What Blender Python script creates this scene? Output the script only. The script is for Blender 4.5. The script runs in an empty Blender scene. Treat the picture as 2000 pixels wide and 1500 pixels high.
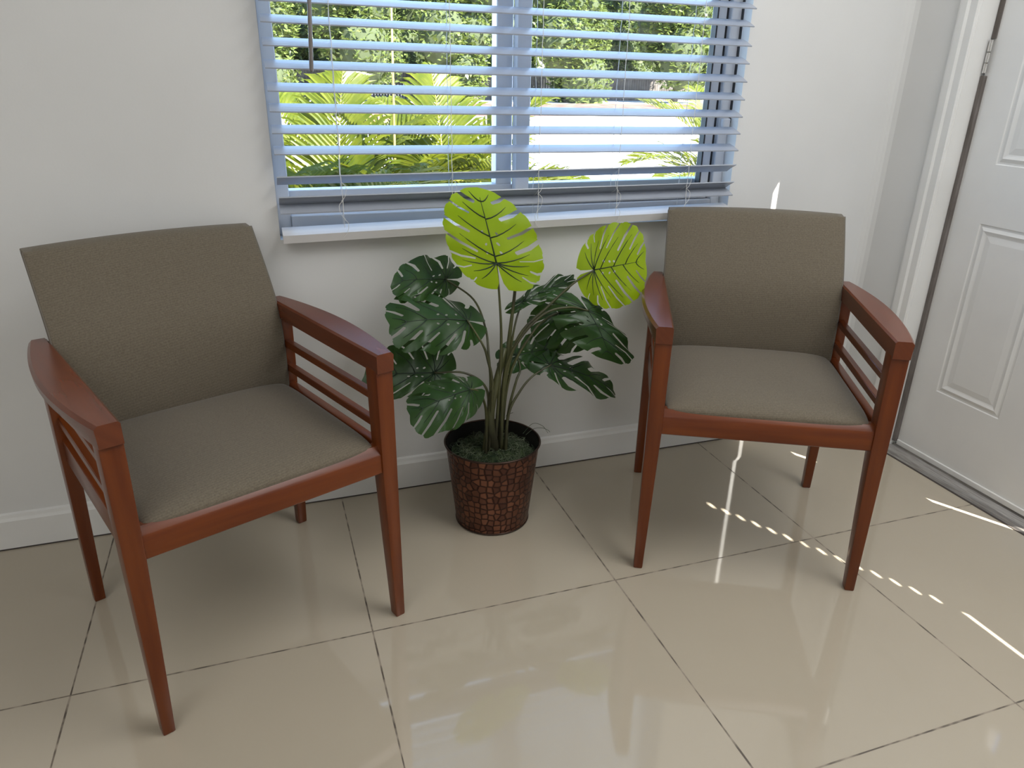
import bpy, bmesh, math, random
from mathutils import Vector, Matrix, noise
from mathutils.geometry import delaunay_2d_cdt

random.seed(7)
scene = bpy.context.scene
COL = scene.collection
T = 0.6096                                   # one floor tile, metres

# ------------------------------------------------------------------ camera
CAM_F = 1432.14                              # focal length in pixels of a 2000 px wide frame
CAM_POS = Vector((0.46970577, -1.34444619, 1.17243629))
def _rodrigues(w):
    t = w.length
    return Matrix.Rotation(t, 3, w / t)
CAM_R = _rodrigues(Vector((0.3983301712, -0.3252157201, -0.0500823227))) @ Matrix(((1, 0, 0), (0, 0, -1), (0, 1, 0)))
cam_data = bpy.data.cameras.new('camera')
cam = bpy.data.objects.new('camera', cam_data)
COL.objects.link(cam)
cam_data.sensor_width = 36.0
cam_data.lens = CAM_F / 2000 * 36.0
cam_data.clip_end = 300
cam_data.clip_start = 0.02
_r, _d, _f = CAM_R[0], CAM_R[1], CAM_R[2]
cam.matrix_world = Matrix(((_r.x, -_d.x, -_f.x, CAM_POS.x), (_r.y, -_d.y, -_f.y, CAM_POS.y),
                           (_r.z, -_d.z, -_f.z, CAM_POS.z), (0, 0, 0, 1)))
scene.camera = cam

def at(px, py, y=None, z=None, x=None):
    """world point on the plane y=, z= or x= seen at a pixel of the 2000x1500 frame"""
    d = CAM_R.transposed() @ Vector(((px - 1000) / CAM_F, (py - 750) / CAM_F, 1.0))
    if y is not None: t = (y - CAM_POS.y) / d.y
    elif z is not None: t = (z - CAM_POS.z) / d.z
    else: t = (x - CAM_POS.x) / d.x
    return CAM_POS + d * t

# ------------------------------------------------------------------ world, sun, lights, exposure
SUN_TRAVEL = Vector((-0.4786, 0.878, -1.0)).normalized()
world = bpy.data.worlds.new('world'); scene.world = world
world.use_nodes = True
wn = world.node_tree; wn.nodes.clear()
sky = wn.nodes.new('ShaderNodeTexSky')
sky.sky_type = 'NISHITA'; sky.sun_disc = False
sky.sun_elevation = math.radians(45); sky.sun_rotation = math.radians(151)
sky.air_density = 1.0; sky.dust_density = 0.2; sky.ozone_density = 5.0
bg = wn.nodes.new('ShaderNodeBackground'); bg.inputs['Strength'].default_value = 0.60
wo = wn.nodes.new('ShaderNodeOutputWorld')
wn.links.new(sky.outputs[0], bg.inputs[0]); wn.links.new(bg.outputs[0], wo.inputs[0])

sl = bpy.data.lights.new('sun', 'SUN'); sl.energy = 26.0; sl.angle = math.radians(0.28); sl.color = (1, 0.95, 0.86)
so = bpy.data.objects.new('sun', sl); COL.objects.link(so)
so.rotation_euler = SUN_TRAVEL.to_track_quat('-Z', 'Y').to_euler(); so.location = (6, -8, 9)

def area(name, loc, direction, sx, sy, energy, color=(1, 1, 1)):
    l = bpy.data.lights.new(name, 'AREA'); l.shape = 'RECTANGLE'; l.size = sx; l.size_y = sy
    l.energy = energy; l.color = color
    o = bpy.data.objects.new(name, l); COL.objects.link(o); o.location = loc
    o.rotation_euler = Vector(direction).to_track_quat('-Z', 'Y').to_euler()
    return o
area('blind_daylight', (2.36, -1.33, 1.45), (-1, 0, 0), 1.05, 1.1, 7, (1, 0.99, 0.97))
area('ceiling_fill_door', (1.85, -0.9, 2.46), (0, 0, -1), 0.9, 1.6, 29, (0.985, 0.995, 1.0))  # added fill light, no fixture here; brightens door, seats and floor
area('ceiling_fill_room', (-0.6, -1.9, 2.46), (0, 0, -1), 1.8, 1.8, 27, (0.985, 0.995, 1.0))  # added fill light without a fixture, lifts the rest of the room
area('sky_through_window', (1.17, 0.80, 1.25), (0, -1, -0.35), 1.28, 0.85, 9.5, (0.50, 0.72, 1.0))

scene.view_settings.view_transform = 'Standard'
scene.view_settings.look = 'None'
scene.view_settings.gamma = 1.0
scene.view_settings.use_curve_mapping = False
scene.view_settings.exposure = 0.0
scene.cycles.max_bounces = 8
scene.cycles.transparent_max_bounces = 16
scene.cycles.caustics_reflective = False
scene.cycles.caustics_refractive = False

# ------------------------------------------------------------------ materials
def principled(name, color, rough=0.5, spec=0.5, metal=0.0, coat=0.0):
    m = bpy.data.materials.new(name); m.use_nodes = True
    b = m.node_tree.nodes['Principled BSDF']
    b.inputs['Base Color'].default_value = (*color, 1)
    b.inputs['Roughness'].default_value = rough
    b.inputs['Specular IOR Level'].default_value = spec
    b.inputs['Metallic'].default_value = metal
    b.inputs['Coat Weight'].default_value = coat
    return m
def N(m, t, **kw):
    n = m.node_tree.nodes.new(t)
    for k, v in kw.items(): setattr(n, k, v)
    return n
def L(m, a, b): m.node_tree.links.new(a, b)
def bsdf(m): return m.node_tree.nodes['Principled BSDF']
def noise_color(m, c1, c2, scale=5, detail=4, stretch=(1, 1, 1), coord='Object', bump=0.0, bscale=None, lo=.35, hi=.65):
    tc = N(m, 'ShaderNodeTexCoord'); mp = N(m, 'ShaderNodeMapping'); mp.inputs['Scale'].default_value = stretch
    L(m, tc.outputs[coord], mp.inputs[0])
    nz = N(m, 'ShaderNodeTexNoise'); nz.inputs['Scale'].default_value = scale; nz.inputs['Detail'].default_value = detail
    L(m, mp.outputs[0], nz.inputs['Vector'])
    cr = N(m, 'ShaderNodeValToRGB'); e = cr.color_ramp.elements
    e[0].position, e[1].position = lo, hi
    e[0].color, e[1].color = (*c1, 1), (*c2, 1)
    L(m, nz.outputs['Fac'], cr.inputs[0]); L(m, cr.outputs[0], bsdf(m).inputs['Base Color'])
    if bump:
        n2 = N(m, 'ShaderNodeTexNoise'); n2.inputs['Scale'].default_value = bscale or scale
        L(m, mp.outputs[0], n2.inputs['Vector'])
        bp = N(m, 'ShaderNodeBump'); bp.inputs['Strength'].default_value = bump; bp.inputs['Distance'].default_value = 0.002
        L(m, n2.outputs['Fac'], bp.inputs['Height']); L(m, bp.outputs[0], bsdf(m).inputs['Normal'])
    return m

M = {}
M['wall'] = noise_color(principled('wall_paint', (.8, .8, .8), .55, .3), (.70, .70, .69), (.73, .73, .72), 3, 3, bump=.05, bscale=220)
M['trim'] = noise_color(principled('trim_paint', (.8, .8, .8), .35, .4), (.74, .735, .715), (.78, .775, .755), 6)
M['door'] = noise_color(principled('door_paint', (.8, .8, .8), .38, .4), (.73, .725, .71), (.77, .765, .75), 5, bump=.04, bscale=120)
M['ceiling'] = principled('ceiling_paint', (.8, .79, .77), .8)
M['frame'] = principled('window_frame_white', (.62, .64, .68), .35, .4)
M['gasket'] = principled('dark_gasket', (.03, .03, .032), .6)
M['strip'] = noise_color(principled('weatherstrip_brown', (.1, .08, .07), .6), (.10, .085, .075), (.17, .15, .14), 14, stretch=(3, 3, .6))
M['chrome'] = principled('hinge_chrome', (.8, .78, .75), .22, .5, 1.0)
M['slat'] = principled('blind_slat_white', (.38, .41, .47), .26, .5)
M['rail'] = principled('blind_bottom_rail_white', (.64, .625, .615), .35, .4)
M['cord'] = principled('blind_cord_white', (.75, .75, .74), .8)
M['wand'] = principled('tilt_wand_grey', (.20, .18, .17), .35)
M['alu'] = noise_color(principled('threshold_aluminium', (.4, .38, .36), .4, .5, .75), (.30, .28, .26), (.46, .44, .42), 30, stretch=(8, .5, 1))
M['caulk'] = principled('dark_joint', (.06, .05, .045), .8)

# floor tiles: thin grout lines on a 24 inch grid
def floor_mat():
    m = principled('floor_porcelain_beige', (.5, .43, .34), .055, .85)
    b = bsdf(m)
    g = N(m, 'ShaderNodeNewGeometry'); sx = N(m, 'ShaderNodeSeparateXYZ'); L(m, g.outputs['Position'], sx.inputs[0])
    def line(sock):
        a = N(m, 'ShaderNodeMath', operation='DIVIDE'); L(m, sock, a.inputs[0]); a.inputs[1].default_value = T
        a2 = N(m, 'ShaderNodeMath', operation='ADD'); L(m, a.outputs[0], a2.inputs[0]); a2.inputs[1].default_value = 50.5
        fr = N(m, 'ShaderNodeMath', operation='FRACT'); L(m, a2.outputs[0], fr.inputs[0])
        s = N(m, 'ShaderNodeMath', operation='SUBTRACT'); L(m, fr.outputs[0], s.inputs[0]); s.inputs[1].default_value = .5
        ab = N(m, 'ShaderNodeMath', operation='ABSOLUTE'); L(m, s.outputs[0], ab.inputs[0])
        return ab.outputs[0]
    mn = N(m, 'ShaderNodeMath', operation='MINIMUM'); L(m, line(sx.outputs[0]), mn.inputs[0]); L(m, line(sx.outputs[1]), mn.inputs[1])
    wz = N(m, 'ShaderNodeTexNoise'); wz.inputs['Scale'].default_value = 7; L(m, g.outputs['Position'], wz.inputs['Vector'])
    th = N(m, 'ShaderNodeMapRange'); th.inputs['To Min'].default_value = .0012; th.inputs['To Max'].default_value = .0046
    L(m, wz.outputs['Fac'], th.inputs['Value'])
    lt = N(m, 'ShaderNodeMath', operation='LESS_THAN'); L(m, mn.outputs[0], lt.inputs[0]); L(m, th.outputs[0], lt.inputs[1])
    nz = N(m, 'ShaderNodeTexNoise'); nz.inputs['Scale'].default_value = 2.2; nz.inputs['Detail'].default_value = 6
    L(m, g.outputs['Position'], nz.inputs['Vector'])
    cr = N(m, 'ShaderNodeValToRGB'); cr.color_ramp.elements[0].color = (.430, .374, .288, 1); cr.color_ramp.elements[1].color = (.475, .415, .322, 1)
    L(m, nz.outputs['Fac'], cr.inputs[0])
    gz = N(m, 'ShaderNodeTexNoise'); gz.inputs['Scale'].default_value = 26; L(m, g.outputs['Position'], gz.inputs['Vector'])
    gr = N(m, 'ShaderNodeValToRGB'); gr.color_ramp.elements[0].color = (.09, .07, .05, 1); gr.color_ramp.elements[1].color = (.30, .25, .19, 1)
    gr.color_ramp.elements[0].position = .42; gr.color_ramp.elements[1].position = .62
    L(m, gz.outputs['Fac'], gr.inputs[0])
    mx = N(m, 'ShaderNodeMix', data_type='RGBA'); L(m, lt.outputs[0], mx.inputs[0]); L(m, cr.outputs[0], mx.inputs[6]); L(m, gr.outputs[0], mx.inputs[7])
    L(m, mx.outputs[2], b.inputs['Base Color'])
    rm = N(m, 'ShaderNodeMapRange'); rm.inputs['To Min'].default_value = .05; rm.inputs['To Max'].default_value = .7
    L(m, lt.outputs[0], rm.inputs['Value']); L(m, rm.outputs[0], b.inputs['Roughness'])
    return m
M['floor'] = floor_mat()

def wood_mat(name, c1, c2, rough=.28):
    m = principled(name, c1, rough, .36, 0, .08)
    bsdf(m).inputs['Coat Roughness'].default_value = .18
    noise_color(m, c1, c2, 7, 3, (1, 1, 1), 'UV', lo=.3, hi=.7)
    return m
M['wood'] = wood_mat('cherry_wood', (.100, .0195, .0034), (.160, .037, .0062))
M['wood_arm'] = wood_mat('cherry_wood_arm', (.110, .027, .010), (.150, .038, .014), .24)

def fabric_mat(name, c1, c2):
    m = principled(name, c1, .85, .25)
    bsdf(m).inputs['Sheen Weight'].default_value = .15
    tc = N(m, 'ShaderNodeTexCoord')
    wa = N(m, 'ShaderNodeTexWave'); wa.inputs['Scale'].default_value = 62; wa.inputs['Distortion'].default_value = 3.0; wa.inputs['Detail'].default_value = 2
    wa.bands_direction = 'Z'; wa.inputs['Detail Scale'].default_value = 3
    mp = N(m, 'ShaderNodeMapping'); mp.inputs['Rotation'].default_value = (.7, .1, .1)
    L(m, tc.outputs['Object'], mp.inputs[0]); L(m, mp.outputs[0], wa.inputs['Vector'])
    nz = N(m, 'ShaderNodeTexNoise'); nz.inputs['Scale'].default_value = 320; nz.inputs['Detail'].default_value = 3
    L(m, tc.outputs['Object'], nz.inputs['Vector'])
    ad = N(m, 'ShaderNodeMath', operation='MULTIPLY_ADD'); ad.inputs[1].default_value = .14
    L(m, wa.outputs['Fac'], ad.inputs[0]); 
    ml = N(m, 'ShaderNodeMath', operation='MULTIPLY'); ml.inputs[1].default_value = .86; L(m, nz.outputs['Fac'], ml.inputs[0])
    L(m, ml.outputs[0], ad.inputs[2])
    cr = N(m, 'ShaderNodeValToRGB'); cr.color_ramp.elements[0].color = (*c1, 1); cr.color_ramp.elements[1].color = (*c2, 1)
    cr.color_ramp.elements[0].position = .3; cr.color_ramp.elements[1].position = .75
    L(m, ad.outputs[0], cr.inputs[0]); L(m, cr.outputs[0], bsdf(m).inputs['Base Color'])
    bp = N(m, 'ShaderNodeBump'); bp.inputs['Strength'].default_value = .35; bp.inputs['Distance'].default_value = .0008
    L(m, ad.outputs[0], bp.inputs['Height']); L(m, bp.outputs[0], bsdf(m).inputs['Normal'])
    return m
M['fabric'] = fabric_mat('taupe_upholstery', (.118, .097, .069), (.170, .143, .103))
M['piping'] = principled('taupe_piping', (.135, .118, .094), .8)

def leaf_mat(name, c1, c2, transl, tcol, rough=.32, spec=.5):
    m = principled(name, c1, rough, spec)
    noise_color(m, c1, c2, 14, 4, lo=.3, hi=.7)
    b = bsdf(m); out = m.node_tree.nodes['Material Output']
    tr = N(m, 'ShaderNodeBsdfTranslucent'); tr.inputs[0].default_value = (*tcol, 1)
    ms = N(m, 'ShaderNodeMixShader'); ms.inputs[0].default_value = transl
    L(m, b.outputs[0], ms.inputs[1]); L(m, tr.outputs[0], ms.inputs[2]); L(m, ms.outputs[0], out.inputs[0])
    return m
M['leaf_dark'] = leaf_mat('monstera_green', (.016, .046, .012), (.030, .074, .016), .12, (.10, .22, .03), .30, .32)
M['leaf_lime'] = leaf_mat('monstera_lime', (.25, .38, .003), (.33, .46, .006), .28, (.42, .58, .005), .42, .35)
M['vein'] = principled('vein_dark', (.012, .030, .010), .5)
M['vein_soft'] = principled('vein_soft', (.007, .022, .007), .45)
M['stalk'] = noise_color(principled('stalk_green_brown', (.06, .06, .02), .5), (.030, .028, .014), (.075, .080, .026), 18, stretch=(1, 1, .3))
M['moss'] = noise_color(principled('dried_moss', (.05, .06, .03), .9, .1), (.012, .020, .010), (.045, .062, .028), 60)
M['moss_strand'] = noise_color(principled('moss_strand', (.1, .12, .07), .8, .2), (.035, .055, .030), (.15, .17, .11), 30)
M['pot_inside'] = principled('pot_black', (.010, .009, .008), .4)

def pot_mat():
    m = principled('copper_crocodile', (.2, .07, .035), .36, .5, .7)
    tc = N(m, 'ShaderNodeTexCoord'); mp = N(m, 'ShaderNodeMapping'); mp.inputs['Scale'].default_value = (38, 13, 1)
    L(m, tc.outputs['UV'], mp.inputs[0])
    vo = N(m, 'ShaderNodeTexVoronoi', feature='DISTANCE_TO_EDGE', voronoi_dimensions='2D'); vo.inputs['Scale'].default_value = 1; vo.inputs['Randomness'].default_value = .62
    L(m, mp.outputs[0], vo.inputs['Vector'])
    vf = N(m, 'ShaderNodeTexVoronoi', voronoi_dimensions='2D'); vf.inputs['Scale'].default_value = 1; vf.inputs['Randomness'].default_value = .62
    L(m, mp.outputs[0], vf.inputs['Vector'])
    cr = N(m, 'ShaderNodeValToRGB'); cr.color_ramp.elements[0].position = .03; cr.color_ramp.elements[1].position = .16
    L(m, vo.outputs['Distance'], cr.inputs[0])
    sp = N(m, 'ShaderNodeSeparateColor'); L(m, vf.outputs['Color'], sp.inputs[0])
    c2 = N(m, 'ShaderNodeValToRGB'); c2.color_ramp.elements[0].color = (.085, .034, .022, 1); c2.color_ramp.elements[1].color = (.215, .088, .050, 1)
    L(m, sp.outputs[0], c2.inputs[0])
    mx = N(m, 'ShaderNodeMix', data_type='RGBA'); mx.inputs[6].default_value = (.030, .010, .006, 1)
    L(m, cr.outputs[0], mx.inputs[0]); L(m, c2.outputs[0], mx.inputs[7]); L(m, mx.outputs[2], bsdf(m).inputs['Base Color'])
    bp = N(m, 'ShaderNodeBump'); bp.inputs['Strength'].default_value = .6; bp.inputs['Distance'].default_value = .002
    L(m, cr.outputs[0], bp.inputs['Height']); L(m, bp.outputs[0], bsdf(m).inputs['Normal'])
    return m
M['pot'] = pot_mat()
M['pot_rim'] = principled('pot_rim_bronze', (.05, .03, .022), .35, .5, .8)

def glass_mat():
    m = bpy.data.materials.new('window_glass'); m.use_nodes = True
    nt = m.node_tree; nt.nodes.clear()
    o = nt.nodes.new('ShaderNodeOutputMaterial'); t = nt.nodes.new('ShaderNodeBsdfTransparent'); g = nt.nodes.new('ShaderNodeBsdfGlossy')
    g.inputs['Roughness'].default_value = .01; t.inputs[0].default_value = (.93, .95, .95, 1)
    f = nt.nodes.new('ShaderNodeFresnel'); f.inputs[0].default_value = 1.45
    mm = nt.nodes.new('ShaderNodeMath'); mm.operation = 'MULTIPLY'; mm.inputs[1].default_value = .3
    x = nt.nodes.new('ShaderNodeMixShader')
    nt.links.new(f.outputs[0], mm.inputs[0]); nt.links.new(mm.outputs[0], x.inputs[0]); nt.links.new(t.outputs[0], x.inputs[1]); nt.links.new(g.outputs[0], x.inputs[2]); nt.links.new(x.outputs[0], o.inputs[0])
    return m
M['glass'] = glass_mat()
# outside
M['concrete'] = noise_color(principled('sunlit_white_concrete', (.75, .73, .70), .8), (.70, .68, .65), (.80, .78, .75), 1.5, coord='Object')
M['pavers'] = noise_color(principled('red_brick_pavers', (.4, .2, .15), .85), (.17, .075, .06), (.30, .20, .16), 2.2, 8, coord='Object')
M['palm'] = leaf_mat('palm_yellow_green', (.060, .095, .006), (.17, .19, .018), .4, (.25, .27, .02), .38)
M['palm_stem'] = noise_color(principled('palm_rachis', (.5, .42, .08), .5), (.40, .42, .06), (.60, .48, .10), 8)
M['bamboo'] = noise_color(principled('bamboo_stake', (.6, .42, .12), .5), (.55, .36, .10), (.70, .52, .18), 6)
M['tree_leaf'] = leaf_mat('tree_foliage', (.055, .092, .024), (.25, .30, .09), .25, (.28, .36, .08), .40)
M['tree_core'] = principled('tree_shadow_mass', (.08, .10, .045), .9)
M['bark'] = noise_color(principled('tree_bark', (.2, .16, .12), .9), (.14, .11, .09), (.28, .24, .2), 8)
M['fence'] = noise_color(principled('weathered_boards', (.2, .17, .15), .9), (.10, .085, .075), (.20, .175, .16), 3)
M['bucket'] = principled('white_plastic', (.8, .8, .8), .5)
M['roof_tile'] = noise_color(principled('salmon_tiles', (.6, .25, .15), .8), (.27, .10, .06), (.38, .17, .11), 4)

# ------------------------------------------------------------------ mesh helpers
def link(name, bm, mats, parent=None, smooth=False, loc=None):
    me = bpy.data.meshes.new(name)
    bm.normal_update()
    bm.to_mesh(me); bm.free()
    for m in (mats if isinstance(mats, (list, tuple)) else [mats]): me.materials.append(m)
    if smooth:
        for p in me.polygons: p.use_smooth = True
        if smooth == 'auto':
            try: me.set_sharp_from_angle(angle=math.radians(38))
            except Exception: pass
    o = bpy.data.objects.new(name, me); COL.objects.link(o)
    if loc is not None: o.location = loc
    if parent is not None: o.parent = parent
    return o
def tag(o, label=None, cat=None, group=None, kind=None):
    if label: o['label'] = label
    if cat: o['category'] = cat
    if group: o['group'] = group
    if kind: o['kind'] = kind
    return o
def empty(name, loc, rz=0):
    o = bpy.data.objects.new(name, None); COL.objects.link(o)
    o.location = loc; o.rotation_euler = (0, 0, rz); o.empty_display_size = .1
    return o
def box(bm, x0, x1, y0, y1, z0, z1, mi=0):
    v = [bm.verts.new((x, y, z)) for z in (z0, z1) for x, y in ((x0, y0), (x1, y0), (x1, y1), (x0, y1))]
    fs = [(3, 2, 1, 0), (4, 5, 6, 7), (0, 1, 5, 4), (1, 2, 6, 5), (2, 3, 7, 6), (3, 0, 4, 7)]
    out = []
    for f in fs:
        q = bm.faces.new([v[i] for i in f]); q.material_index = mi; out.append(q)
    return out
def loft(bm, rings, cap=True, mi=0):
    """rings: lists of points, same count, closed"""
    vs = [[bm.verts.new(p) for p in r] for r in rings]
    n = len(vs[0])
    for a, b in zip(vs[:-1], vs[1:]):
        for i in range(n):
            f = bm.faces.new((a[i], a[(i + 1) % n], b[(i + 1) % n], b[i])); f.material_index = mi
    if cap:
        f = bm.faces.new(list(reversed(vs[0]))); f.material_index = mi
        f = bm.faces.new(vs[-1]); f.material_index = mi
    return vs
def bevel(bm, w, seg=2, angle=30):
    bm.normal_update()
    es = [e for e in bm.edges if len(e.link_faces) == 2 and e.calc_face_angle(0) > math.radians(angle)]
    bmesh.ops.bevel(bm, geom=es, offset=w, segments=seg, profile=.6, affect='EDGES', clamp_overlap=True)
def tube(bm, pts, rad, n=6, mi=0, cap=True):
    pts = [Vector(p) for p in pts]
    rings = []
    up = Vector((.13, .27, .95)).normalized()
    for i, p in enumerate(pts):
        d = (pts[min(i + 1, len(pts) - 1)] - pts[max(i - 1, 0)])
        if d.length < 1e-9: d = Vector((0, 0, 1))
        d.normalize()
        a = d.cross(up)
        if a.length < .05: a = d.cross(Vector((1, 0, 0)))
        a.normalize(); b = d.cross(a)
        r = rad[i] if isinstance(rad, (list, tuple)) else rad
        rings.append([p + a * (r * math.cos(2 * math.pi * k / n)) + b * (r * math.sin(2 * math.pi * k / n)) for k in range(n)])
    loft(bm, rings, cap, mi)
def bez(pts, n):
    """Catmull-Rom through points"""
    pts = [Vector(p) for p in pts]
    P = [pts[0] * 2 - pts[1]] + pts + [pts[-1] * 2 - pts[-2]]
    out = []
    for i in range(len(pts) - 1):
        p0, p1, p2, p3 = P[i:i + 4]
        for k in range(n):
            t = k / n
            out.append(.5 * ((2 * p1) + (p2 - p0) * t + (2 * p0 - 5 * p1 + 4 * p2 - p3) * t * t + (-p0 + 3 * p1 - 3 * p2 + p3) * t ** 3))
    out.append(pts[-1])
    return out
def uv_grain(o, axis):
    """UV for wood: grain runs along the given local axis"""
    me = o.data; uv = me.uv_layers.new(name='uv')
    off = random.random() * 5
    for lp in me.loops:
        c = me.vertices[lp.vertex_index].co
        a = (c.x, c.y, c.z)
        along = a[axis]; oth = sum(a[i] * (1 if i != axis else 0) for i in range(3))
        uv.data[lp.index].uv = (along * .5 + off, oth * 6 + off)

# ------------------------------------------------------------------ room shell
YW = 0.6075                      # room face of the window wall
XR = 2.40                        # room face of the door wall
XL, YB, ZC = -2.6, -3.6, 2.5
WX0, WX1, WZ0, WZ1 = 0.515, 1.835, 0.775, 1.66     # window opening
bm = bmesh.new(); box(bm, XL - .1, XR + .16, YB - .1, YW + .15, -.06, 0)
tag(link('floor', bm, M['floor']), kind='structure')
bm = bmesh.new(); box(bm, XL - .1, XR + .12, YB - .1, YW + .15, ZC, ZC + .08)
tag(link('ceiling', bm, M['ceiling']), kind='structure')

bm = bmesh.new()
Y2 = YW + .145
box(bm, XL - .1, WX0, YW, Y2, 0, ZC); box(bm, WX1, XR + .12, YW, Y2, 0, ZC)
box(bm, WX0, WX1, YW, Y2, 0, WZ0); box(bm, WX0, WX1, YW, Y2, WZ1, ZC)
tag(link('wall_back', bm, M['wall']), kind='structure')
bm = bmesh.new(); box(bm, XL - .1, XL, YB, YW, 0, ZC); tag(link('wall_left', bm, M['wall']), kind='structure')
bm = bmesh.new(); box(bm, XL, XR, YB - .1, YB, 0, ZC); tag(link('wall_front', bm, M['wall']), kind='structure')
DH, DL = 0.372, -0.241           # hinge edge and meeting edge of the door leaf
bm = bmesh.new()
box(bm, XR, XR + .12, DH, YW, 0, ZC)
box(bm, XR, XR + .12, -.90, DH, 2.06, ZC)
box(bm, XR, XR + .02, YB, -1.90, 0, ZC); box(bm, XR, XR + .02, -.68, -.90, 0, ZC)
box(bm, XR, XR + .02, -1.90, -.90, 0, .885); box(bm, XR, XR + .02, -1.90, -.90, 2.05, ZC)
tag(link('wall_right', bm, M['wall']), kind='structure')

# baseboards: flat board with a small eased cap
def baseboard(name, x0, x1):
    bm = bmesh.new()
    y = YW
    prof = [(y, 0.004), (y - .012, .004), (y - .012, .084), (y - .008, .092), (y - .006, .100), (y, .104)]
    loft(bm, [[(x, a, b) for a, b in prof] for x in (x0, x1)])
    bmesh.ops.recalc_face_normals(bm, faces=bm.faces)
    o = tag(link(name, bm, M['trim']), kind='structure')
    return o
baseboard('baseboard_back', XL, XR)
bm = bmesh.new(); box(bm, XL, XR, YW - .0125, YW, .0002, .004)
tag(link('baseboard_joint_back', bm, M['caulk']), kind='structure')

# ------------------------------------------------------------------ window
win = empty('window_1', (1.17, .69, .80)); tag(win, kind='structure')
wl = Vector(win.location)
def wpart(name, boxes, m, bev=.002):
    bm = bmesh.new()
    for b in boxes: box(bm, b[0] - wl.x, b[1] - wl.x, b[2] - wl.y, b[3] - wl.y, b[4] - wl.z, b[5] - wl.z)
    if bev: bevel(bm, bev, 1)
    return link(name, bm, m, win)
wpart('window_frame', [(WX0, .549, .665, .745, WZ0, WZ1), (1.803, WX1, .655, .745, WZ0, WZ1), (.549, 1.803, .700, .745, WZ0, .884),
                       (.549, 1.803, .655, .700, WZ0, .826), (.549, 1.803, .665, .745, 1.60, WZ1), (1.118, 1.165, .700, .745, .884, 1.60)], M['frame'])
wpart('window_sash', [(1.165, 1.206, .668, .699, .828, 1.60), (1.766, 1.795, .668, .699, .828, 1.60), (1.206, 1.766, .668, .699, .828, .856), (1.206, 1.766, .668, .699, 1.572, 1.60)], M['frame'])
wpart('glazing_seal', [(1.762, 1.767, .666, .69, .856, 1.58), (1.206, 1.762, .666, .69, .854, .8595), (1.7955, 1.8025, .672, .699, .83, 1.6), (1.8335, 1.8352, .645, .655, 1.05, 1.62)], M['gasket'], 0)
wpart('glass_pane', [(.549, 1.118, .720, .724, .884, 1.60)], M['glass'], 0)
wpart('glass_pane', [(1.206, 1.766, .683, .687, .856, 1.572)], M['glass'], 0)
wpart('window_lock', [(1.806, 1.832, .640, .656, 1.035, 1.062)], M['frame'], .003)

# ------------------------------------------------------------------ window blind
blind = empty('window_blind', (1.167, .585, .78))
tag(blind, 'white horizontal slat blind covering the window above the plant, slats tilted half open', 'blind')
bl = Vector(blind.location)
def slat(name, zl, zr, tilt, depth=.05, th=.003, x0=.5205, x1=1.8165, m=None, yf=.562):
    """front lower edge at height zl (left end) .. zr (right end); tilt>0 dips the room edge"""
    bm = bmesh.new()
    ct, st = math.cos(tilt), math.sin(tilt)
    rings = []
    for x, z in ((x0, zl), (x1, zr)):
        r = []
        for s, h in ((0, 0), (.25, 0.0009), (.5, .0013), (.75, .0009), (1, 0)):
            d = s * depth; hh = h
            r.append(Vector((x, yf + d * ct - hh * st, z + d * st + hh * ct)) - bl)
        for s, h in ((1, 0), (.75, .0009), (.5, .0013), (.25, .0009), (0, 0)):
            d = s * depth; hh = h + th
            r.append(Vector((x, yf + d * ct - hh * st, z + d * st + hh * ct)) - bl)
        rings.append(r)
    loft(bm, rings)
    bmesh.ops.recalc_face_normals(bm, faces=bm.faces)
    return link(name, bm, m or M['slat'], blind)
SL = [(1.360, 1.348, 21), (1.316, 1.304, 21), (1.273, 1.255, 21), (1.225, 1.210, 21), (1.178, 1.163, 21), (1.129, 1.116, 20), (1.084, 1.070, 19),
      (1.036, 1.024, 18), (.988, .978, 17), (.936, .939, -27), (.888, .890, -28), (.848, .851, 19)]
for k in range(5): SL.insert(0, (SL[0][0] + .0475, SL[0][1] + .0475, 21))
for zl, zr, t in SL:
    a = math.radians(t)
    dz = .0
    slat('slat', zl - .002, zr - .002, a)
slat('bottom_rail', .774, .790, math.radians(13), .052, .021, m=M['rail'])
bm = bmesh.new(); box(bm, .5205 - bl.x, 1.8165 - bl.x, .56 - bl.y, .615 - bl.y, 1.605 - bl.z, 1.65 - bl.z); bevel(bm, .003, 1)
link('head_rail', bm, M['slat'], blind)
for x in (.672, .955, 1.195, 1.432, 1.655):
    bm = bmesh.new()
    for yy, j in ((.5595, .0), (.612, .004)):
        pts = []
        z = 1.60
        while z > .80:
            pts.append(Vector((x + j + random.uniform(-.0012, .0012), yy + random.uniform(-.001, .001), z)) - bl); z -= .024
        tube(bm, pts, .0008, 4)
    for zl, zr, t in SL:     # rungs under each slat
        f = (x - .52) / 1.297; z = zl + (zr - zl) * f - .004; a = math.radians(t)
        tube(bm, [Vector((x, .5595, z)) - bl, Vector((x + .003, .585, z + .5 * .05 * math.sin(a) - .002)) - bl, Vector((x + .004, .611, z + .05 * math.sin(a))) - bl], .0007, 4)
    for q in range(3):       # slack loops of cord near the bottom rail
        z0 = .80 + q * .045; s = random.choice((-1, 1))
        tube(bm, [p - bl for p in bez([Vector((x, .558, z0 + .03)), Vector((x + s * .010, .555, z0 + .018)), Vector((x + s * .006, .555, z0 - .004)), Vector((x - s * .004, .556, z0 - .016))], 5)], .0007, 4)
    link('ladder_cord', bm, M['cord'], blind)
wp0, wp1 = at(604, 0, y=.535), at(608.5, 140, y=.545)
wdir = (wp0 - wp1).normalized()
bm = bmesh.new(); tube(bm, [wp1 - bl, wp1 + wdir * .004 - bl, wp0 + wdir * .25 - bl], [.0042, .0048, .0048], 10)
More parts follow.
